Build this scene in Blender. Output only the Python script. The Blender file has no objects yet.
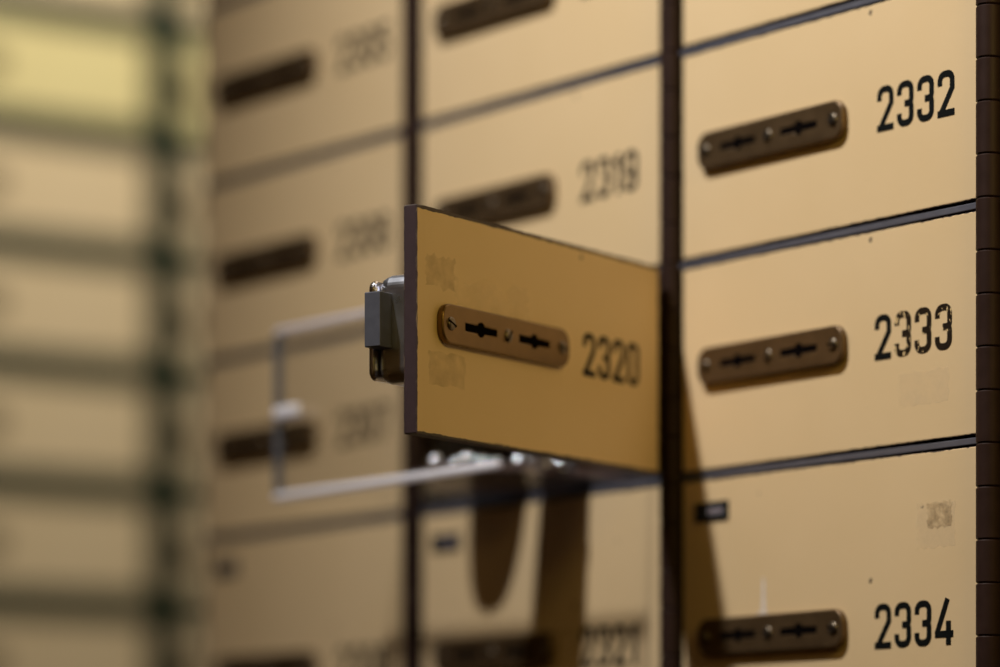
import bpy, bmesh, math, random
from mathutils import Vector, Matrix
random.seed(7)
C = bpy.context.scene.collection
PI = math.pi
CZ = 1.20                      # eye height; box rows are measured from it

# ------------------------------------------------------------------ materials
def new_mat(name):
    m = bpy.data.materials.new(name); m.use_nodes = True
    nt = m.node_tree; nt.nodes.clear()
    out = nt.nodes.new('ShaderNodeOutputMaterial')
    b = nt.nodes.new('ShaderNodeBsdfPrincipled')
    nt.links.new(b.outputs[0], out.inputs[0])
    return m, nt, b, out

def mth(nt, op, a, b=None, c=None):
    n = nt.nodes.new('ShaderNodeMath'); n.operation = op
    for i, v in enumerate((a, b, c)):
        if v is None: continue
        if isinstance(v, (int, float)): n.inputs[i].default_value = v
        else: nt.links.new(v, n.inputs[i])
    return n.outputs[0]

def noise(nt, vec, scale, detail=2.0):
    n = nt.nodes.new('ShaderNodeTexNoise')
    n.inputs['Scale'].default_value = scale; n.inputs['Detail'].default_value = detail
    nt.links.new(vec, n.inputs['Vector'])
    return n.outputs['Fac']

def mixc(nt, fac, a, b):
    n = nt.nodes.new('ShaderNodeMix'); n.data_type = 'RGBA'
    for sock, v in ((n.inputs[0], fac), (n.inputs[6], a), (n.inputs[7], b)):
        if isinstance(v, (int, float)): sock.default_value = v
        elif isinstance(v, tuple): sock.default_value = v + (1,) if len(v) == 3 else v
        else: nt.links.new(v, sock)
    return n.outputs[2]

def objco(nt):
    return nt.nodes.new('ShaderNodeTexCoord').outputs['Object']

def simple(name, col, rough=.5, metal=0.0, var=.12, scale=60, spec=.5, coat=0):
    m, nt, b, _ = new_mat(name)
    co = objco(nt)
    f = noise(nt, co, scale, 4)
    dark = tuple(c * (1 - var) for c in col); lite = tuple(min(1, c * (1 + var)) for c in col)
    nt.links.new(mixc(nt, f, dark, lite), b.inputs['Base Color'])
    r = mth(nt, 'MULTIPLY_ADD', f, .16, rough - .08)
    nt.links.new(r, b.inputs['Roughness'])
    b.inputs['Metallic'].default_value = metal
    b.inputs['Specular IOR Level'].default_value = spec
    return m

def paint(name, col, bounds=None, rough=.42, specks=True):
    """Old enamel: faint mottling, a few dark chips, ragged worn edges."""
    m, nt, b, _ = new_mat(name)
    co = objco(nt)
    f = noise(nt, co, 14, 5)
    dark = (col[0]*.94, col[1]*.925, col[2]*.88); lite = (min(1, col[0]*1.05), min(1, col[1]*1.06), min(1, col[2]*1.10))
    c = mixc(nt, f, dark, lite)
    chip = (.05, .035, .03)
    if specks:
        # wobble the coordinates so chips are not round
        v = nt.nodes.new('ShaderNodeTexVoronoi'); v.inputs['Scale'].default_value = 55
        nt.links.new(co, v.inputs['Vector'])
        sx = nt.nodes.new('ShaderNodeSeparateColor'); nt.links.new(v.outputs['Color'], sx.inputs[0])
        wob = noise(nt, co, 900, 2)
        rad = mth(nt, 'MULTIPLY', mth(nt, 'GREATER_THAN', sx.outputs[0], .45), mth(nt, 'MULTIPLY', mth(nt, 'MULTIPLY', wob, sx.outputs[1]), .125))
        hit = mth(nt, 'LESS_THAN', v.outputs['Distance'], rad)
        hit = mth(nt, 'MULTIPLY', hit, .85)
        c = mixc(nt, hit, c, chip)
        # rubbed, greyish patches
        g = noise(nt, co, 5.5, 6)
        g2 = mth(nt, 'MULTIPLY', mth(nt, 'GREATER_THAN', g, .62), .10)
        c = mixc(nt, g2, c, (.42, .33, .19))
    if bounds:
        x0, x1, z0, z1 = bounds
        s = nt.nodes.new('ShaderNodeSeparateXYZ'); nt.links.new(co, s.inputs[0])
        dx = mth(nt, 'MINIMUM', mth(nt, 'SUBTRACT', s.outputs[0], x0), mth(nt, 'SUBTRACT', x1, s.outputs[0]))
        dz = mth(nt, 'MINIMUM', mth(nt, 'SUBTRACT', s.outputs[2], z0), mth(nt, 'SUBTRACT', z1, s.outputs[2]))
        d = mth(nt, 'MINIMUM', dx, dz)
        n1 = noise(nt, co, 260, 3); n2 = noise(nt, co, 35, 2)
        w = mth(nt, 'MULTIPLY', mth(nt, 'MAXIMUM', mth(nt, 'SUBTRACT', mth(nt, 'ADD', n1, mth(nt, 'MULTIPLY', n2, .5)), .72), 0.0), .0022)
        w = mth(nt, 'ADD', w, .00012)
        c = mixc(nt, mth(nt, 'LESS_THAN', d, w), c, chip)
    nt.links.new(c, b.inputs['Base Color'])
    b.inputs['Roughness'].default_value = rough
    b.inputs['Specular IOR Level'].default_value = .35
    bm_ = nt.nodes.new('ShaderNodeBump'); bm_.inputs['Strength'].default_value = .05; bm_.inputs['Distance'].default_value = .001
    nt.links.new(noise(nt, co, 220, 3), bm_.inputs['Height'])
    nt.links.new(bm_.outputs[0], b.inputs['Normal'])
    return m

W_L, W_R = -.2065, -.0062      # door panel from hinge axis, left/right
GAPZ = .0026
M = {}
BEIGE = (.70, .520, .298)
M['beige'] = paint('beige_enamel', BEIGE, (W_L, W_R, GAPZ, .1-GAPZ))
M['beige_tall'] = paint('beige_enamel_tall', BEIGE, (W_L, W_R, GAPZ, .15-GAPZ))
M['beige_plain'] = paint('beige_enamel_plain', BEIGE, None)
M['far_beige'] = paint('far_beige_enamel', (.70, .54, .325), None, specks=False)
M['far_yellow'] = paint('far_yellow_enamel', (.70, .585, .28), None, specks=False)
M['edge'] = simple('brown_board_edge', (.034, .014, .017), .65, var=.25, scale=300)
M['shelf'] = simple('blue_grey_steel', (.135, .135, .165), .42, .35, var=.22, scale=120)
M['dark'] = simple('dark_inner_steel', (.018, .016, .014), .6, .2)
M['hinge'] = simple('bronze_hinge', (.026, .013, .010), .48, .0, var=.3, scale=140, spec=.15)
M['brass'] = simple('tarnished_brass', (.20, .125, .052), .36, .85, var=.30, scale=90)
M['brass_dark'] = simple('brass_dark_reflection', (.135, .085, .042), .40, .65, var=.35, scale=110)  # same brass as above, darkened in colour for the dark room it reflects
M['screw'] = simple('screw_steel', (.17, .14, .105), .34, .9, var=.2, scale=300)
M['slot'] = simple('recess_shade_black', (.004, .003, .003), .9, spec=0)  # black put in for the shade inside keyholes and screw slots
M['ink'] = simple('black_numerals', (.004, .005, .005), .6, var=.3, scale=200, spec=.12)
M['label'] = simple('black_label', (.010, .014, .016), .4)
M['label_print'] = simple('grey_label_print', (.30, .26, .30), .5)
M['chrome'] = simple('chrome_lock_case', (.70, .72, .79), .31, 1.0, var=.06, scale=120)
M['cover'] = simple('polished_lock_cover', (.66, .65, .68), .18, 1.0, var=.06, scale=120)
M['bolt'] = simple('grey_bolt', (.115, .12, .15), .42, .3, var=.15, scale=300)
M['green_post'] = simple('olive_painted_steel', (.014, .021, .009), .45, .1)
M['green_bar'] = simple('olive_painted_bar', (.036, .044, .022), .45, .1)
M['wall'] = simple('warm_plaster', (.36, .27, .17), .85, var=.06, scale=8)
M['floor'] = simple('brown_floor', (.17, .105, .055), .5, var=.25, scale=6)
M['ceiling'] = simple('ceiling_plaster', (.45, .38, .28), .9, var=.05, scale=6)
M['pouch'] = simple('brown_leather', (.10, .052, .036), .55, var=.3, scale=160)
M['cloth'] = simple('dark_cloth', (.075, .05, .045), .85, var=.3, scale=220)
M['cord'] = simple('silver_cord', (.4, .4, .42), .35, .8)

# worn digits: black with paint showing through in scratches
def worn_ink():
    m, nt, b, _ = new_mat('scratched_numerals')
    co = objco(nt)
    mp = nt.nodes.new('ShaderNodeMapping'); mp.inputs['Scale'].default_value = (1.0, 1, .55)
    mp.inputs['Rotation'].default_value = (0, .5, 0)
    nt.links.new(co, mp.inputs['Vector'])
    n = noise(nt, mp.outputs[0], 520, 3)
    n2 = noise(nt, co, 150, 2)
    s = mth(nt, 'ADD', n, mth(nt, 'MULTIPLY', n2, .7))
    hit = mth(nt, 'GREATER_THAN', s, .985)
    c = mixc(nt, hit, (.007, .004, .003), (.66, .48, .24))
    nt.links.new(c, b.inputs['Base Color']); b.inputs['Roughness'].default_value = .4
    return m
M['ink_worn'] = worn_ink()

def film(name, col, amount, scale, lo, hi, rough=.4, soft=None):
    """A thin residue on the paint: patchy, partly clear."""
    m, nt, b, out = new_mat(name)
    co = objco(nt)
    f = noise(nt, co, scale, 5)
    mr = nt.nodes.new('ShaderNodeMapRange'); nt.links.new(f, mr.inputs[0])
    mr.inputs[1].default_value = lo; mr.inputs[2].default_value = hi
    a = mth(nt, 'MULTIPLY', mr.outputs[0], amount)
    b.inputs['Base Color'].default_value = col + (1,); b.inputs['Roughness'].default_value = rough
    t = nt.nodes.new('ShaderNodeBsdfTransparent'); mx = nt.nodes.new('ShaderNodeMixShader')
    nt.links.new(a, mx.inputs[0]); nt.links.new(t.outputs[0], mx.inputs[1]); nt.links.new(b.outputs[0], mx.inputs[2])
    nt.links.new(mx.outputs[0], out.inputs[0])
    return m
M['residue_lite'] = film('pale_tape_residue', (.78, .66, .46), .32, 60, .25, .75)
M['residue_dark'] = film('grimy_tape_residue', (.33, .24, .13), .55, 260, .35, .70)
M['residue_faint'] = film('faint_tape_residue', (.30, .22, .12), .28, 130, .30, .75)
M['scratch'] = film('white_scrape', (.85, .78, .72), .85, 400, .0, .55)
M['cling'] = film('greasy_smear', (.82, .70, .50), .30, 60, .35, .75)

def acrylic():
    m, nt, b, out = new_mat('clear_acrylic')
    t = nt.nodes.new('ShaderNodeBsdfTransparent'); t.inputs[0].default_value = (.992, .992, .995, 1)
    g = nt.nodes.new('ShaderNodeBsdfGlossy'); g.inputs[0].default_value = (1, 1, 1, 1)
    co = objco(nt)
    nt.links.new(mth(nt, 'MULTIPLY_ADD', noise(nt, co, 40, 3), .05, .04), g.inputs['Roughness'])
    fr = nt.nodes.new('ShaderNodeFresnel'); fr.inputs[0].default_value = 1.45
    fac = mth(nt, 'MINIMUM', mth(nt, 'MULTIPLY', fr.outputs[0], .5), .14)
    mx = nt.nodes.new('ShaderNodeMixShader')
    nt.links.new(fac, mx.inputs[0]); nt.links.new(t.outputs[0], mx.inputs[1]); nt.links.new(g.outputs[0], mx.inputs[2])
    nt.links.new(mx.outputs[0], out.inputs[0])
    return m
M['acrylic'] = acrylic()
def frosted(name, col, rough, clear):
    m, nt, b, out = new_mat(name)
    co = objco(nt)
    b.inputs['Base Color'].default_value = col + (1,)
    nt.links.new(mth(nt, 'MULTIPLY_ADD', noise(nt, co, 200, 3), .15, rough), b.inputs['Roughness'])
    t = nt.nodes.new('ShaderNodeBsdfTransparent'); tl = nt.nodes.new('ShaderNodeBsdfTranslucent')
    tl.inputs[0].default_value = col + (1,)
    m1 = nt.nodes.new('ShaderNodeMixShader'); m1.inputs[0].default_value = .25
    m2 = nt.nodes.new('ShaderNodeMixShader'); m2.inputs[0].default_value = clear
    nt.links.new(b.outputs[0], m1.inputs[1]); nt.links.new(tl.outputs[0], m1.inputs[2])
    nt.links.new(m1.outputs[0], m2.inputs[1]); nt.links.new(t.outputs[0], m2.inputs[2])
    nt.links.new(m2.outputs[0], out.inputs[0])
    return m
M['rim_bright'] = frosted('acrylic_lip_edge_light', (.97, .95, 1.0), .12, .0)  # light caught by the lower edge and tab, put in as near-white colour
M['rim'] = frosted('acrylic_rim_edge_light', (.80, .77, .84), .2, .3)  # the same clear acrylic, edge light put in as a paler colour
M['rim_dark'] = frosted('acrylic_corner_dim_edge', (.17, .18, .21), .2, .25)  # the same clear acrylic, painted dark where the edge stays dim
M['crystal'] = simple('cut_crystal', (.90, .93, 1.0), .17, 1.0, var=.04, scale=100)

# ------------------------------------------------------------------ helpers
def obj(name, me, parent=None, loc=(0, 0, 0)):
    o = bpy.data.objects.new(name, me); C.objects.link(o); o.location = loc
    if parent is not None: o.parent = parent
    return o

def finish(bm, name, mats, smooth=False):
    me = bpy.data.meshes.new(name)
    bmesh.ops.recalc_face_normals(bm, faces=bm.faces)
    bm.to_mesh(me); bm.free()
    for m in (mats if isinstance(mats, (list, tuple)) else [mats]): me.materials.append(m)
    if smooth:
        for p in me.polygons: p.use_smooth = True
    return me

def add_box(bm, x0, x1, y0, y1, z0, z1, mi=0):
    vs = [bm.verts.new((x, y, z)) for x in (x0, x1) for y in (y0, y1) for z in (z0, z1)]
    fs = []
    for q in ((0, 1, 3, 2), (4, 6, 7, 5), (0, 4, 5, 1), (2, 3, 7, 6), (0, 2, 6, 4), (1, 5, 7, 3)):
        f = bm.faces.new([vs[i] for i in q]); f.material_index = mi; fs.append(f)
    return vs, fs

def box_mesh(name, x0, x1, y0, y1, z0, z1, mats, bevel=0, seg=2, frontmat=False):
    bm = bmesh.new()
    vs, fs = add_box(bm, x0, x1, y0, y1, z0, z1)
    if bevel:
        bmesh.ops.bevel(bm, geom=list(bm.edges), offset=bevel, segments=seg, affect='EDGES', profile=.5)
    bmesh.ops.recalc_face_normals(bm, faces=bm.faces)
    if frontmat:                       # slot 1 everywhere but the painted front
        for f in bm.faces: f.material_index = 0 if f.normal.y < -.9 else 1
    return finish(bm, name, mats)

def add_cyl(bm, p, axis, r, h, n=20, r2=None):
    a = Vector(axis).normalized()
    rot = Vector((0, 0, 1)).rotation_difference(a).to_matrix().to_4x4()
    bmesh.ops.create_cone(bm, cap_ends=True, segments=n, radius1=r, radius2=r if r2 is None else r2, depth=h,
                          matrix=Matrix.Translation(Vector(p) + a*h/2) @ rot)

def thing(name, label, cat, loc=(0, 0, 0), rz=0, group=None):
    o = bpy.data.objects.new(name, None); C.objects.link(o)
    o.empty_display_size = .02
    o.location = loc; o.rotation_euler = (0, 0, rz)
    o['label'] = label; o['category'] = cat; o['kind'] = 'thing'
    if group: o['group'] = group
    return o

def struct(name, me):
    o = obj(name, me); o['kind'] = 'structure'; return o

def curve_solid(name, loops, thick, bevel, mat):
    """Filled outline with holes (x,z), extruded; front faces -Y, back on y=0."""
    cu = bpy.data.curves.new(name, 'CURVE'); cu.dimensions = '2D'; cu.fill_mode = 'BOTH'
    for lp in loops:
        sp = cu.splines.new('POLY'); sp.points.add(len(lp)-1); sp.use_cyclic_u = True
        for p, (x, z) in zip(sp.points, lp): p.co = (x, z, 0, 1)
    cu.extrude = thick/2 - bevel; cu.bevel_depth = bevel; cu.bevel_resolution = 2; cu.offset = -bevel
    t = bpy.data.objects.new('tmp', cu); C.objects.link(t)
    dg = bpy.context.evaluated_depsgraph_get()
    me = bpy.data.meshes.new_from_object(t.evaluated_get(dg))
    bpy.data.objects.remove(t); bpy.data.curves.remove(cu)
    me.name = name
    me.transform(Matrix.Translation((0, -thick/2, 0)) @ Matrix.Rotation(PI/2, 4, 'X'))
    me.materials.clear(); me.materials.append(mat)
    return me

def rrect(w, h, r, n=8):
    pts = []
    for cx, cz, a0 in ((w/2-r, h/2-r, 0), (-w/2+r, h/2-r, 90), (-w/2+r, -h/2+r, 180), (w/2-r, -h/2+r, 270)):
        for k in range(n+1):
            a = math.radians(a0 + 90*k/n); pts.append((cx + r*math.cos(a), cz + r*math.sin(a)))
    return pts

def keyhole(cx, L=.0118, hb=.0012, R=.0027):
    a = math.asin(hb/R); pts = []
    pts += [(cx+L, -hb), (cx+L, hb)]
    for k in range(9):
        t = a + (PI-2*a)*k/8; pts.append((cx + R*math.cos(t), R*math.sin(t)))
    pts += [(cx-L, hb*1.1), (cx-L, -hb*1.1)]
    for k in range(9):
        t = PI + a + (PI-2*a)*k/8; pts.append((cx + R*math.cos(t), R*math.sin(t)))
    return pts

# ------------------------------------------------------------------ numerals (condensed DIN stroke shapes)
DW, DH, DT = .0106, .0198, .0029
def arc(cx, cz, r, a0, a1, n=7):
    return [(cx + r*math.cos(math.radians(a0+(a1-a0)*k/n)), cz + r*math.sin(math.radians(a0+(a1-a0)*k/n))) for k in range(n+1)]
def strokes(ch):
    h = DT/2; L, R_, B, T = h, DW-h, h, DH-h; r = .0030; mid = DH/2
    top = arc(L+r, T-r, r, 180, 90) + arc(R_-r, T-r, r, 90, 0)
    bot = arc(R_-r, B+r, r, 0, -90) + arc(L+r, B+r, r, -90, -180)
    rm = .0018
    if ch == '0': return [(top + bot, True)]
    if ch == '1': return [([(R_-.0026, B-h), (R_-.0026, T+h)], False), ([(R_-.0026, T+h*.2), (L+.0016, DH*.74)], False)]
    if ch == '2': return [([(L, DH*.68)] + top + [(R_, DH*.60), (L+.0008, B+.0004)], False), ([(0, B), (DW, B)], False)]
    if ch == '3':
        a = [(L, DH*.70)] + top + arc(R_-rm, mid+rm, rm, 0, -90, 4) + [(DW*.46, mid)]
        b = [(DW*.46, mid)] + arc(R_-rm, mid-rm, rm, 90, 0, 4) + bot + [(L, DH*.30)]
        return [(a, False), (b, False)]
    if ch == '4': return [([(DW*.74, DH), (L*.75, DH*.235)], False), ([(0, DH*.235), (DW*1.08, DH*.235)], False), ([(DW*.80, DH*.52), (DW*.80, 0)], False)]
    if ch == '5': return [([(DW*.98, T), (L, T), ], False), ([(L, DH), (L, DH*.52)], False),
                          ([(L, DH*.56)] + arc(R_-r, DH*.60-r, r, 90, 0) + bot + [(L, DH*.28)], False)]
    if ch == '6': return [([(R_, DH*.70)] + list(reversed(top)) + list(reversed(bot)) + arc(R_-r, DH*.58-r, r, 0, 90) + [(L, DH*.58)], False)]
    if ch == '7': return [([(0, T), (DW, T)], False), ([(R_-.0002, T), (DW*.36, 0)], False)]
    if ch == '8':
        a = [(DW*.5, mid)] + arc(L+rm, mid+rm, rm, -90, -180, 4) + top + arc(R_-rm, mid+rm, rm, 0, -90, 4)
        b = [(DW*.5, mid)] + arc(R_-rm, mid-rm, rm, 90, 0, 4) + bot + arc(L+rm, mid-rm, rm, 180, 90, 4)
        return [(a, True), (b, True)]
    if ch == '9': return [([(L, DH*.30)] + list(reversed(bot)) + list(reversed(top)) + arc(L+r, DH*.42+r, r, 180, 270) + [(R_, DH*.42)], False)]
    return []
def ribbon(bm, pts, closed, ox, y, mi):
    P = [Vector(p) for p in pts]; Q = [P[0]]
    for p in P[1:]:
        if (p-Q[-1]).length > 1e-6: Q.append(p)
    if closed and (Q[0]-Q[-1]).length < 1e-6: Q.pop()
    n = len(Q); l, r = [], []
    for i in range(n):
        a = Q[i-1] if (i > 0 or closed) else None
        b = Q[(i+1) % n] if (i < n-1 or closed) else None
        d1 = (Q[i]-a).normalized() if a is not None else None
        d2 = (b-Q[i]).normalized() if b is not None else None
        d1 = d1 or d2; d2 = d2 or d1
        n1 = Vector((-d1.y, d1.x)); n2 = Vector((-d2.y, d2.x))
        m = n1+n2; m.normalize(); k = min(1/max(.3, m.dot(n1)), 1.6)
        l.append(Q[i]+m*k*DT/2); r.append(Q[i]-m*k*DT/2)
    vl = [bm.verts.new((ox+p.x, y, p.y)) for p in l]; vr = [bm.verts.new((ox+p.x, y, p.y)) for p in r]
    for i in range(n if closed else n-1):
        j = (i+1) % n
        f = bm.faces.new((vl[i], vr[i], vr[j], vl[j])); f.material_index = mi
def number_mesh(txt, worn=()):
    bm = bmesh.new(); ox = 0.0
    for i, ch in enumerate(txt):
        if ch == '1': ox -= .0022
        for k, (p, cl) in enumerate(strokes(ch)):
            ribbon(bm, p, cl, ox, -.00006*k, 1 if i in worn else 0)
        ox += .0107 if ch == '1' else .0129
    for f in bm.faces:
        f.normal_update()
        if f.normal.y > 0: f.normal_flip()
    me = bpy.data.meshes.new('door_number')
    ext = bmesh.ops.extrude_face_region(bm, geom=list(bm.faces))
    bmesh.ops.translate(bm, verts=[v for v in ext['geom'] if isinstance(v, bmesh.types.BMVert)], vec=(0, -.00012, 0))
    bmesh.ops.recalc_face_normals(bm, faces=bm.faces)
    bm.to_mesh(me); bm.free()
    me.materials.append(M['ink']); me.materials.append(M['ink_worn'])
    return me

# ------------------------------------------------------------------ door meshes
DTH = .0070
panel_me = box_mesh('panel', W_L, W_R, 0, DTH, GAPZ, .1-GAPZ, [M['beige'], M['edge']], .0005, 2, True)
panel_tall_me = box_mesh('panel_tall', W_L, W_R, 0, DTH, GAPZ, .15-GAPZ, [M['beige_tall'], M['edge']], .0005, 2, True)
PW, PH, PT = .1022, .0172, .0034
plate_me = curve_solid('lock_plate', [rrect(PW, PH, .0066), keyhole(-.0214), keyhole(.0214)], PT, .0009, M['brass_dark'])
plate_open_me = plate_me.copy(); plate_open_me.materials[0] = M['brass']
def keyway_mesh():  # black plug over the hole, painted-in shade of the recess
    bm = bmesh.new(); pts = [bm.verts.new((x*1.05, -PT+.0001, z*1.2)) for x, z in keyhole(0)]
    f = bm.faces.new(pts)
    e = bmesh.ops.extrude_face_region(bm, geom=[f])
    bmesh.ops.translate(bm, verts=[v for v in e['geom'] if isinstance(v, bmesh.types.BMVert)], vec=(0, -.0002, 0))
    return finish(bm, 'keyhole', M['slot'])
key_me = keyway_mesh()
def screw_mesh():
    bm = bmesh.new(); R = .0030
    rings = []
    prof = [(R, 0), (R*.97, -.0005), (R*.8, -.00095), (R*.5, -.0012)]
    for r, y in prof:
        rings.append([bm.verts.new((r*math.cos(2*PI*k/20), y, r*math.sin(2*PI*k/20))) for k in range(20)])
    for a, b in zip(rings, rings[1:]):
        for k in range(20): bm.faces.new((a[k], a[(k+1) % 20], b[(k+1) % 20], b[k]))
    bm.faces.new(rings[-1])
    # the driver slot: a dark bar standing in for the shaded groove
    _, fs = add_box(bm, -R*.95, R*.95, -.00124, -.0006, -.00042, .00042, 1)
    me = finish(bm, 'screw', [M['screw'], M['slot']])
    for p in me.polygons: p.use_smooth = p.material_index == 0
    return me
screw_me = screw_mesh()
def sheet(name, x0, x1, z0, z1, mat, y=-.00008):
    bm = bmesh.new(); add_box(bm, x0, x1, y, -.00002, z0, z1); return finish(bm, name, mat)
def ragged_sheet(name, x0, x1, z0, z1, mat, jit=.0008, n=10, y=-.00008, seed=1):
    rd = random.Random(seed); bm = bmesh.new(); pts = []
    for k in range(n): pts.append((x0+(x1-x0)*k/n, z0+rd.uniform(-jit, jit)))
    for k in range(n): pts.append((x1+rd.uniform(-jit, jit), z0+(z1-z0)*k/n))
    for k in range(n): pts.append((x1-(x1-x0)*k/n, z1+rd.uniform(-jit, jit)))
    for k in range(n): pts.append((x0+rd.uniform(-jit, jit), z1-(z1-z0)*k/n))
    f = bm.faces.new([bm.verts.new((x, y, z)) for x, z in pts])
    return finish(bm, name, mat)

BX = {'right': .2155, 'middle': 0.0, 'left': -.2155}
ROWS = {'roof': .47, 'top': .37, 'upper': .27, 'mid': .17, 'low': .02}

def make_door(num, col, row, label, tag=False, worn=(), plate=None):
    tall = row == 'low'; H_ = .15 if tall else .10
    t = thing('safe_deposit_box', label, 'deposit box', (BX[col], 0, CZ+ROWS[row]), 0, 'deposit box doors of the front cabinet')
    obj('panel', panel_tall_me if tall else panel_me, t)
    cz = .0745 if tall else .0505
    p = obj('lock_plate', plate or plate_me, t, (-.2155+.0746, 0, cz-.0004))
    for dx in (-.0448, 0, .0448):
        s = obj('screw', screw_me, p, (dx, -PT+.00015, 0)); s.rotation_euler = (0, random.uniform(0, PI), 0)
    for dx in (-.0214, .0214): obj('keyhole', key_me, p, (dx, 0, 0))
    n = obj('door_number', number_mesh(num, worn), t, (-.2155+(.1436 if num in ('2333', '2334') else .1452), -.00002, cz-DH/2-(.0008 if tall else .0001)))
    if tag:
        g = obj('label_tag', box_mesh('label_tag', 0, .0245, -.0007, 0, 0, .0090, M['label'], .0003), t, (-.2155+.0184, 0, .1282))
        bm = bmesh.new()
        for k, (a, w) in enumerate(((.0100, .0016), (.0122, .0024), (.0155, .0016), (.0180, .0022))):
            add_box(bm, a, a+w, -.00080, -.00069, .0032, .0060)
        obj('label_print', finish(bm, 'label_print', M['label_print']), g)
    return t

D = {}
D['2331'] = make_door('2331', 'right', 'top', 'beige deposit box door directly above door 2332, only its lower edge in view')
D['2332'] = make_door('2332', 'right', 'upper', 'closed beige deposit box door numbered 2332 with dark lock plate')
D['2333'] = make_door('2333', 'right', 'mid', 'closed beige deposit box door 2333 with scratched flaking numerals', worn=(1, 2, 3))
D['2334'] = make_door('2334', 'right', 'low', 'taller beige deposit box door 2334 with small black label and slanting shadow', tag=True)
D['2318'] = make_door('2318', 'middle', 'top', 'beige deposit box door above 2319, cut by the top of the photo')
D['2319'] = make_door('2319', 'middle', 'upper', 'closed beige deposit box door 2319 behind the top of the open door')
D['2321'] = make_door('2321', 'middle', 'low', 'beige deposit box door 2321 with two dark cast shadows below the open compartment', tag=True)
D['2305'] = make_door('2305', 'left', 'top', 'blurred beige deposit box door in left column, topmost with its lock plate and number showing')
D['2306'] = make_door('2306', 'left', 'upper', 'blurred beige deposit box door in left column, second number down, above the clear drawer')
D['2307'] = make_door('2307', 'left', 'mid', 'blurred beige deposit box door in left column seen through the clear drawer')
D['2308'] = make_door('2308', 'left', 'low', 'blurred taller beige door at bottom of left column with small dark label', tag=True)
D['2304'] = make_door('2304', 'left', 'roof', 'sliver of blurred beige door at top of left column above the highest seam')

# ---- the open door 2320
d2 = (.36008, -.93292)
PIV_OFF = .0055
od = thing('safe_deposit_box', 'open beige deposit box door 2320 swung outward with a chrome lock on its back', 'deposit box',
           (d2[0]*PIV_OFF, d2[1]*PIV_OFF, CZ+.17), math.atan2(-d2[1], -d2[0]), 'deposit box doors of the front cabinet')
def open_panel():
    # front paint layer with a ragged, chipped outline over a brown board core
    rd = random.Random(3)
    bm = bmesh.new(); pts = []
    N = 110
    def jag(): 
        v = rd.random()
        return rd.uniform(.0003, .0009) if v > .88 else rd.uniform(0, .0002)
    x0, x1, z0, z1 = W_L, W_R, GAPZ-.0008, .1-GAPZ+.0014
    for k in range(N): pts.append((x0+(x1-x0)*k/N, z0+jag()))
    for k in range(40): pts.append((x1-jag()*.5, z0+.001+(z1-z0-.002)*k/40))
    for k in range(N): pts.append((x1-(x1-x0)*k/N, z1-jag()*.8))
    for k in range(40): pts.append((x0+jag()*.4, z1-.001-(z1-z0-.002)*k/40))
    f = bm.faces.new([bm.verts.new((x, 0, z)) for x, z in pts]); f.material_index = 0
    e = bmesh.ops.extrude_face_region(bm, geom=[f])
    bmesh.ops.translate(bm, verts=[v for v in e['geom'] if isinstance(v, bmesh.types.BMVert)], vec=(0, .0004, 0))
    bmesh.ops.recalc_face_normals(bm, faces=bm.faces)
    for f in bm.faces: f.material_index = 0 if f.normal.y < -.9 else 1
    vs, fs = add_box(bm, x0, x1, .0003, DTH, z0, z1, 1)
    edges = list({e for f in fs for e in f.edges})
    bmesh.ops.bevel(bm, geom=edges, offset=.0005, segments=2, affect='EDGES', profile=.5)
    return finish(bm, 'panel', [M['beige'], M['edge']])
obj('panel', open_panel(), od)
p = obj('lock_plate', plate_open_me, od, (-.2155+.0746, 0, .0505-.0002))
for k, dx in enumerate((-.0448, 0, .0448)):
    s = obj('screw', screw_me, p, (dx, -PT+.00015, 0)); s.rotation_euler = (0, (.35, -.9, .2)[k], 0)
for dx in (-.0214, .0214): obj('keyhole', key_me, p, (dx, 0, 0))
obj('door_number', number_mesh('2320'), od, (-.2155+.1420, -.00002, .0505-DH/2))
obj('tape_residue', ragged_sheet('tape_residue', -.198, -.170, .024, .038, M['residue_faint'], seed=4), od)
obj('smudge', ragged_sheet('smudge', -.2005, -.178, .0650, .0790, M['residue_faint'], .0012, seed=5), od)
obj('smear', ragged_sheet('smear', -.178, -.12, .058, .072, M['cling'], .003, seed=6), od)
# hinge leaf joining the door to the barrel
obj('hinge_leaf', box_mesh('hinge_leaf', W_R-.012, .004, DTH-.0005, DTH+.001, .006, .094, M['hinge'], .0003), od)

# chrome lock on the back, bolt past the free edge
def lock_case():
    bm = bmesh.new()
    vs, fs = add_box(bm, -.2030, -.120, DTH, DTH+.0172, .0245, .0712)
    ed = [e for e in bm.edges if not all(abs(v.co.y-DTH) < 1e-6 for v in e.verts)]
    bmesh.ops.bevel(bm, geom=ed, offset=.0062, segments=8, affect='EDGES', profile=.5)
    me = finish(bm, 'lock_case', M['chrome']); return me
lc = obj('lock_case', lock_case(), od)
def cover():
    bm = bmesh.new()
    add_box(bm, -.2040, -.119, DTH+.0170, DTH+.0200, .0262, .0690)
    ed = [e for e in bm.edges if abs(e.verts[0].co.y - e.verts[1].co.y) > .001]
    bmesh.ops.bevel(bm, geom=ed, offset=.004, segments=6, affect='EDGES', profile=.5)
    sm = list(bm.edges)
    bmesh.ops.bevel(bm, geom=[e for e in sm if abs(e.verts[0].co.y-e.verts[1].co.y) < 1e-6], offset=.0011, segments=3, affect='EDGES', profile=.5)
    return finish(bm, 'cover_plate', M['cover'])
obj('cover_plate', cover(), lc)
obj('bolt', box_mesh('bolt', -.2118, -.150, DTH+.0084, DTH+.0166, .0392, .0626, M['bolt'], .0004), lc)

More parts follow.
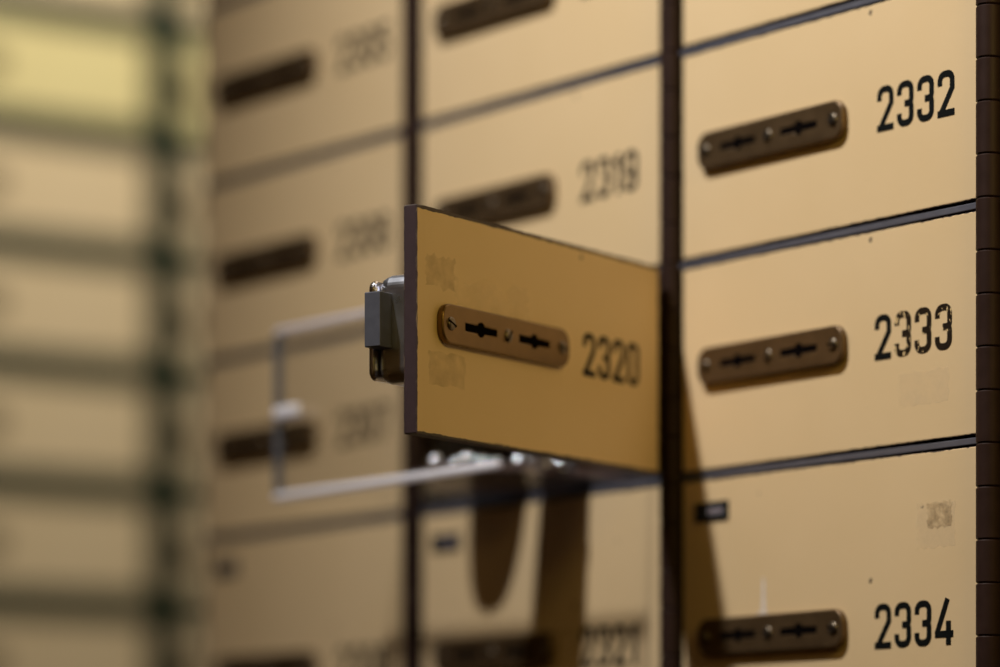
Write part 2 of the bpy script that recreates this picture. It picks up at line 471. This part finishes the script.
# decals on closed doors
obj('tape_residue', ragged_sheet('tape_residue', -.0560, -.0245, .0185, .0330, M['residue_lite'], .0006, seed=7), D['2333'])
r1 = obj('tape_residue', ragged_sheet('tape_residue', -.0445, -.0205, .1060, .1255, M['residue_lite'], .0007, seed=8), D['2334'])
obj('grime', ragged_sheet('grime', -.0380, -.0225, .1145, .1255, M['residue_dark'], .0007, y=-.00012, seed=9), r1)
def scrape():
    bm = bmesh.new()
    f = bm.faces.new([bm.verts.new((x, -.00009, z)) for x, z in ((-.1530, .0832), (-.1445, .0832), (-.1463, .0850), (-.1470, .0996), (-.1484, .0996), (-.1494, .0850))])
    return finish(bm, 'scrape', M['scratch'])
obj('scrape', scrape(), D['2334'])

# ------------------------------------------------------------------ front cabinet carcass
XL, XR = -.4258, .262
cab = thing('deposit_box_cabinet', 'tall cabinet frame of dark steel and bronze hinges holding the numbered boxes', 'cabinet', (0, 0, 0))
CD = .42
def part(name, *a, m='dark', bev=0): return obj(name, box_mesh(name, *a, M[m], bev), cab)
part('side_panel', XL, XL+.003, .0015, CD, .10, 2.05, m='shelf')
part('side_panel', XR-.003, XR, .0015, CD, .10, 2.05, m='shelf')
part('back_panel', XL+.003, XR-.003, CD-.003, CD, .10, 2.05)
part('top_panel', XL, XR, .0015, CD, 2.05, 2.07, m='shelf')
part('plinth', XL, XR, .01, CD, 0, .10)
for b in (BX['middle'], BX['left'] ): part('divider', b-.0012, b+.0012, .012, CD-.003, .10, 2.05)
part('divider', BX['right']-.0012, BX['right']+.0012, .012, CD-.003, .10, 2.05)
for zb in (.02, .17, .27, .37, .47, .57):
    obj('shelf', box_mesh('shelf', XL+.003, XR-.003, .0008, CD-.003, CZ+zb-.0015, CZ+zb+.0013, M['shelf'], .0003), cab)
part('lower_panel', XL+.003, XR-.003, 0, .006, .105, CZ+.0175, m='beige_plain')
part('upper_panel', XL+.003, XR-.003, 0, .006, CZ+.572, 2.045, m='beige_plain')
part('blank_panel', -.2065, .2093, 0, .006, CZ+.4722, CZ+.568, m='beige_plain')
part('stile', BX['right']+.0092, XR-.003, 0, .01, CZ+.0222, CZ+.568, m='beige_plain')
def barrel():
    bm = bmesh.new(); R = .0058; n = 24; b = .0005
    js = [.11]; z = CZ + .3528 - .0407*30; k = 0
    while z < 2.03:
        if z > .12: js.append(z)
        z += .0223 if k % 2 else .0184; k += 1
    js.append(2.04)
    def ring(r, z): return [bm.verts.new((r*math.cos(2*PI*i/n), r*math.sin(2*PI*i/n), z)) for i in range(n)]
    for z0, z1 in zip(js, js[1:]):                 # one knuckle after another, a hairline apart
        g = .00015
        rs = [ring(R-b, z0+g), ring(R, z0+g+b), ring(R, z1-g-b), ring(R-b, z1-g)]
        for q, (a, c) in enumerate(zip(rs, rs[1:])):
            for i in range(n):
                f = bm.faces.new((a[i], a[(i+1) % n], c[(i+1) % n], c[i])); f.smooth = q == 1
        bm.faces.new(rs[0]); bm.faces.new(rs[3])
        for r_ in rs[1:3]:
            for i in range(n): bm.edges.get((r_[i], r_[(i+1) % n])).smooth = False
    me = finish(bm, 'hinge_barrel', M['hinge'])
    return me
bme = barrel()
for b in BX.values(): 
    if b > -.3: obj('hinge_barrel', bme, cab, (b+.0003, .0002, 0))

# ------------------------------------------------------------------ clear drawer in the open compartment
dx0, dx1, dy0, dy1, dz0, dz1 = -.2044, -.0118, -.0915, .30, CZ+.1718, CZ+.2572
dr = thing('acrylic_drawer', 'clear acrylic drawer with pale edges pulled out of the open compartment', 'drawer', ((dx0+dx1)/2, dy0, dz0))
def dpart(name, x0, x1, y0, y1, z0, z1, m, bev=.0004):
    ox, oy, oz = dr.location
    return obj(name, box_mesh(name, x0-ox, x1-ox, y0-oy, y1-oy, z0-oz, z1-oz, M[m], bev), dr)
T = .0025
dpart('front_panel', dx0+.003, dx1-.003, dy0, dy0+T, dz0+.004, dz1-.003, 'acrylic')
dpart('side_panel', dx0, dx0+T, dy0+.003, dy1, dz0+.003, dz1-.003, 'acrylic')
dpart('side_panel', dx1-T, dx1, dy0+.003, dy1, dz0+.003, dz1-.003, 'acrylic')
dpart('bottom_panel', dx0+T, dx1-T, dy0+.004, dy1, dz0, dz0+T, 'acrylic')
dpart('back_panel', dx0, dx1, dy1, dy1+T, dz0, dz1, 'acrylic')
dpart('front_lip', dx0, dx1, dy0-.0015, dy0+.003, dz0-.0014, dz0+.0026, 'rim_bright', .0012)
dpart('front_lip', dx0, dx1, dy0-.0008, dy0+.003, dz1-.0032, dz1, 'rim', .001)
dpart('corner_post', dx0-.0006, dx0+.0040, dy0-.0008, dy0+.003, dz0+.0026, dz1-.0032, 'rim_dark', .001)
dpart('corner_post', dx1-.0030, dx1, dy0-.0008, dy0+.003, dz0+.0042, dz1-.0032, 'acrylic', .001)
dpart('finger_tab', dx0+.0050, dx0+.0265, dy0-.005, dy0-.0008, dz0+.0385, dz0+.0450, 'rim_bright', .0016)

# guessed contents: pouch and bundle shaped for two shadows, beads for the sparkles
def blob(name, outline, h, mat, loc, label, cat, puff=.5):
    bm = bmesh.new(); n = len(outline); cx = sum(p[0] for p in outline)/n; cy = sum(p[1] for p in outline)/n
    rings = []
    for s, z in ((.95, 0), (1.0, h*.25), (1.0, h*.6), (.97, h*.88), (.90, h)):
        rings.append([bm.verts.new((cx+(x-cx)*s, cy+(y-cy)*s, z)) for x, y in outline])
    for a, b in zip(rings, rings[1:]):
        for i in range(n): bm.faces.new((a[i], a[(i+1) % n], b[(i+1) % n], b[i]))
    bm.faces.new(rings[0]); bm.faces.new(rings[-1])
    o = obj(name, finish(bm, name, mat, True), None, loc)
    o['label'] = label; o['category'] = cat
    return o
fz = dz0+T+.0002
def oval(w, l, n=28, e=2.4):
    return [(w/2*math.copysign(abs(math.cos(t))**(2/e), math.cos(t)), l/2*math.copysign(abs(math.sin(t))**(2/e), math.sin(t))) for t in (2*PI*k/n for k in range(n))]
blob('pouch', oval(.052, .13, e=2.7), .013, M['pouch'], (-.1375, .027, fz), 'brown pouch guessed from its shadow, lying in the clear drawer behind the open door', 'pouch')
rd = random.Random(5)
out = [(x*(1+rd.uniform(-.10, .12)), y) for x, y in oval(.041, .15, 34, 5)]
blob('cloth_bundle', out, .0034, M['cloth'], (-.0835, -.008, fz), 'dark cloth bundle guessed from its shadow, right of the pouch in the clear drawer', 'bundle')

BC = (-.0825, -.0375)
br = thing('bead_bracelet', 'bead string guessed from sparkles, on the cloth bundle in the drawer', 'bracelet', (BC[0], BC[1], fz+.0034))
def bead_mesh(r):
    bm = bmesh.new(); bmesh.ops.create_icosphere(bm, subdivisions=3, radius=r)
    return finish(bm, 'bead', M['crystal'], True)
strand = [(-.1005, -.0655, .0044), (-.0925, -.0590, .0034), (-.0855, -.0575, .0044), (-.0795, -.0525, .0034), (-.0740, -.0480, .0030),  # beads placed and sized to give the row of sparkles
          (-.0705, -.0375, .0038), (-.0665, -.0275, .0066), (-.0655, -.0165, .0040), (-.0690, -.0085, .0036), (-.0760, -.0040, .0034)]
loop = [(x-BC[0], y-BC[1], r) for x, y, r in strand]; NB = len(loop)
for x, y, r in loop: obj('bead', bead_mesh(r), br, (x, y, r))
cu = bpy.data.curves.new('cord', 'CURVE'); cu.dimensions = '3D'; cu.bevel_depth = .0006
sp = cu.splines.new('POLY'); sp.points.add(NB-1); 
for q, (x, y, r) in zip(sp.points, loop): q.co = (x, y, r, 1)
tmp = bpy.data.objects.new('tmp', cu); C.objects.link(tmp)
cme = bpy.data.meshes.new_from_object(tmp.evaluated_get(bpy.context.evaluated_depsgraph_get()))
bpy.data.objects.remove(tmp); cme.materials.clear(); cme.materials.append(M['cord'])
obj('cord', cme, br)

# ------------------------------------------------------------------ far cabinet, at right angles behind the left end
FX = -1.31
FB = [.0, .0985, .197, .2955, .394, .4925, .591, .6895, .788]
PY = (.280, .496, .712)                # posts along the far cabinet
fc = thing('deposit_box_cabinet', 'far blurred cabinet frame with dark olive posts and rails at the left', 'cabinet', (FX, 0, 0), PI/2)
# local x runs along world y, local -y faces the room
def fpart(name, *a, m='green_post', bev=.001): return obj(name, box_mesh(name, *a, M[m], bev), fc)
FL, FR = PY[0]-.0175, PY[2]+.0175
for p_ in PY: fpart('post', p_-.0175, p_+.0130, -.004, .03, .10, 2.15)
for b in FB: fpart('rail', FL, FR, -.0022, .03, CZ+b-.0125, CZ+b+.0125, m='green_bar')
fpart('back_panel', FL, FR, .38, .39, .10, 2.15)
fpart('side_panel', FL, FL+.003, .03, .38, .10, 2.15)
fpart('side_panel', FR-.003, FR, .03, .38, .10, 2.15)
fpart('top_panel', FL, FR, -.004, .39, 2.15, 2.17)
fpart('plinth', FL, FR, .01, .39, 0, .10)
fpart('lower_panel', FL, FR, .004, .010, .10, CZ+.0857, m='far_beige')
fpart('upper_panel', FL, FR, .004, .010, CZ+.80, 2.15, m='far_beige')
fd_w = PY[1]-PY[0]-.036
fpl = {n: box_mesh('panel', .0180, .0180+fd_w, 0, .006, .0128, .0857, M[m], .001) for n, m in (('b', 'far_beige'), ('y', 'far_yellow'))}
fplate = curve_solid('lock_plate', [rrect(.044, .018, .007)], .0026, .0007, M['brass_dark'])
ordn = ['topmost', 'second', 'third', 'fourth', 'fifth', 'sixth', 'lowest']
for ci, side in enumerate(('left of its dark post', 'right of its dark post')):
    for ri in range(7):
        b = FB[7-ri]
        yl = ri == 1
        lab = '%s %s box door in far cabinet, %s' % (ordn[ri], 'blurred yellow' if yl else 'blurred beige', side)
        t = thing('safe_deposit_box', lab, 'deposit box', (FX, PY[ci], CZ+b), PI/2, 'blurred doors of the far cabinet')
        obj('panel', fpl['y' if yl else 'b'], t)
        obj('lock_plate', fplate, t, (.040, 0, .049))

# ------------------------------------------------------------------ room shell
def slab(name, x0, x1, y0, y1, z0, z1, m): return struct(name, box_mesh(name, x0, x1, y0, y1, z0, z1, M[m]))
RX0, RX1, RY0, RY1, RZ = -1.72, 2.3, -2.4, 1.5, 2.75
slab('floor', RX0, RX1, RY0, RY1, -.05, 0, 'floor')
slab('ceiling', RX0, RX1, RY0, RY1, RZ, RZ+.05, 'ceiling')
slab('wall_left', RX0-.1, RX0, RY0, RY1, 0, RZ, 'wall')
slab('wall_right', RX1, RX1+.1, RY0, RY1, 0, RZ, 'wall')
slab('wall_back', RX0, RX1, RY1, RY1+.1, 0, RZ, 'wall')
slab('wall_front', RX0, RX1, RY0-.1, RY0, 0, RZ, 'wall')

# ------------------------------------------------------------------ lights
def look(o, tgt):
    o.rotation_euler = (Vector(tgt)-o.location).to_track_quat('-Z', 'Y').to_euler()
def spot(name, loc, tgt, watt, ang, blend, col, rad):
    l = bpy.data.lights.new(name, 'SPOT'); l.energy = watt; l.spot_size = math.radians(ang); l.spot_blend = blend
    l.color = col; l.shadow_soft_size = rad
    o = bpy.data.objects.new(name, l); C.objects.link(o); o.location = loc; look(o, tgt); return o
def area(name, loc, tgt, watt, sx, sy, col):
    l = bpy.data.lights.new(name, 'AREA'); l.energy = watt; l.shape = 'RECTANGLE'; l.size = sx; l.size_y = sy; l.color = col
    o = bpy.data.objects.new(name, l); C.objects.link(o); o.location = loc; look(o, tgt); return o
spot('ceiling_spot', (.02, -.64, CZ+.27+.92), (.165, 0, CZ+.45), 67, 78, 1.0, (1.0, .98, .95), .022)
spot('far_spot', (-.62, .40, 2.62), (-1.31, .42, CZ+.58), 66, 58, 1.0, (1.0, .96, .86), .04)
area('warm_fill', (.85, -.19, 1.74), (0, -.2, 1.42), 1.50, .2, .2, (1.0, .71, .17))  # warm fill added in mid-air to brighten the open door front
area('ambient_fill', (.6, -1.7, 2.7), (.6, -1.5, 0), 3, .8, .4, (1.0, .66, .26))  # weak warm light added for ambient, no fixture
w = bpy.data.worlds.new('World'); bpy.context.scene.world = w; w.use_nodes = True
w.node_tree.nodes['Background'].inputs[0].default_value = (.02, .018, .015, 1)

# ------------------------------------------------------------------ camera
F = 3600.0
th = math.atan(2600/F); ax = Vector((-math.cos(th), math.sin(th), 0)); rt = Vector((math.sin(th), math.cos(th), 0))
Z0 = F*.1/212; X0 = 171/F*Z0
pos = -(rt*X0 + ax*Z0)
cam = bpy.data.cameras.new('camera'); co = bpy.data.objects.new('camera', cam); C.objects.link(co)
co.location = (pos.x, pos.y, CZ)
co.rotation_euler = Matrix((( rt.x, 0, -ax.x), (rt.y, 0, -ax.y), (0, 1, 0))).to_euler()
cam.sensor_width = 36; cam.lens = F/1000*36; cam.shift_y = (840-333.5)/1000
cam.clip_start = .05
cam.dof.use_dof = True; cam.dof.focus_distance = 1.528; cam.dof.aperture_fstop = cam.lens/47
sc = bpy.context.scene; sc.camera = co
vs = sc.view_settings
vs.view_transform = 'Standard'; vs.look = 'None'; vs.gamma = 1; vs.exposure = 0; vs.use_curve_mapping = False
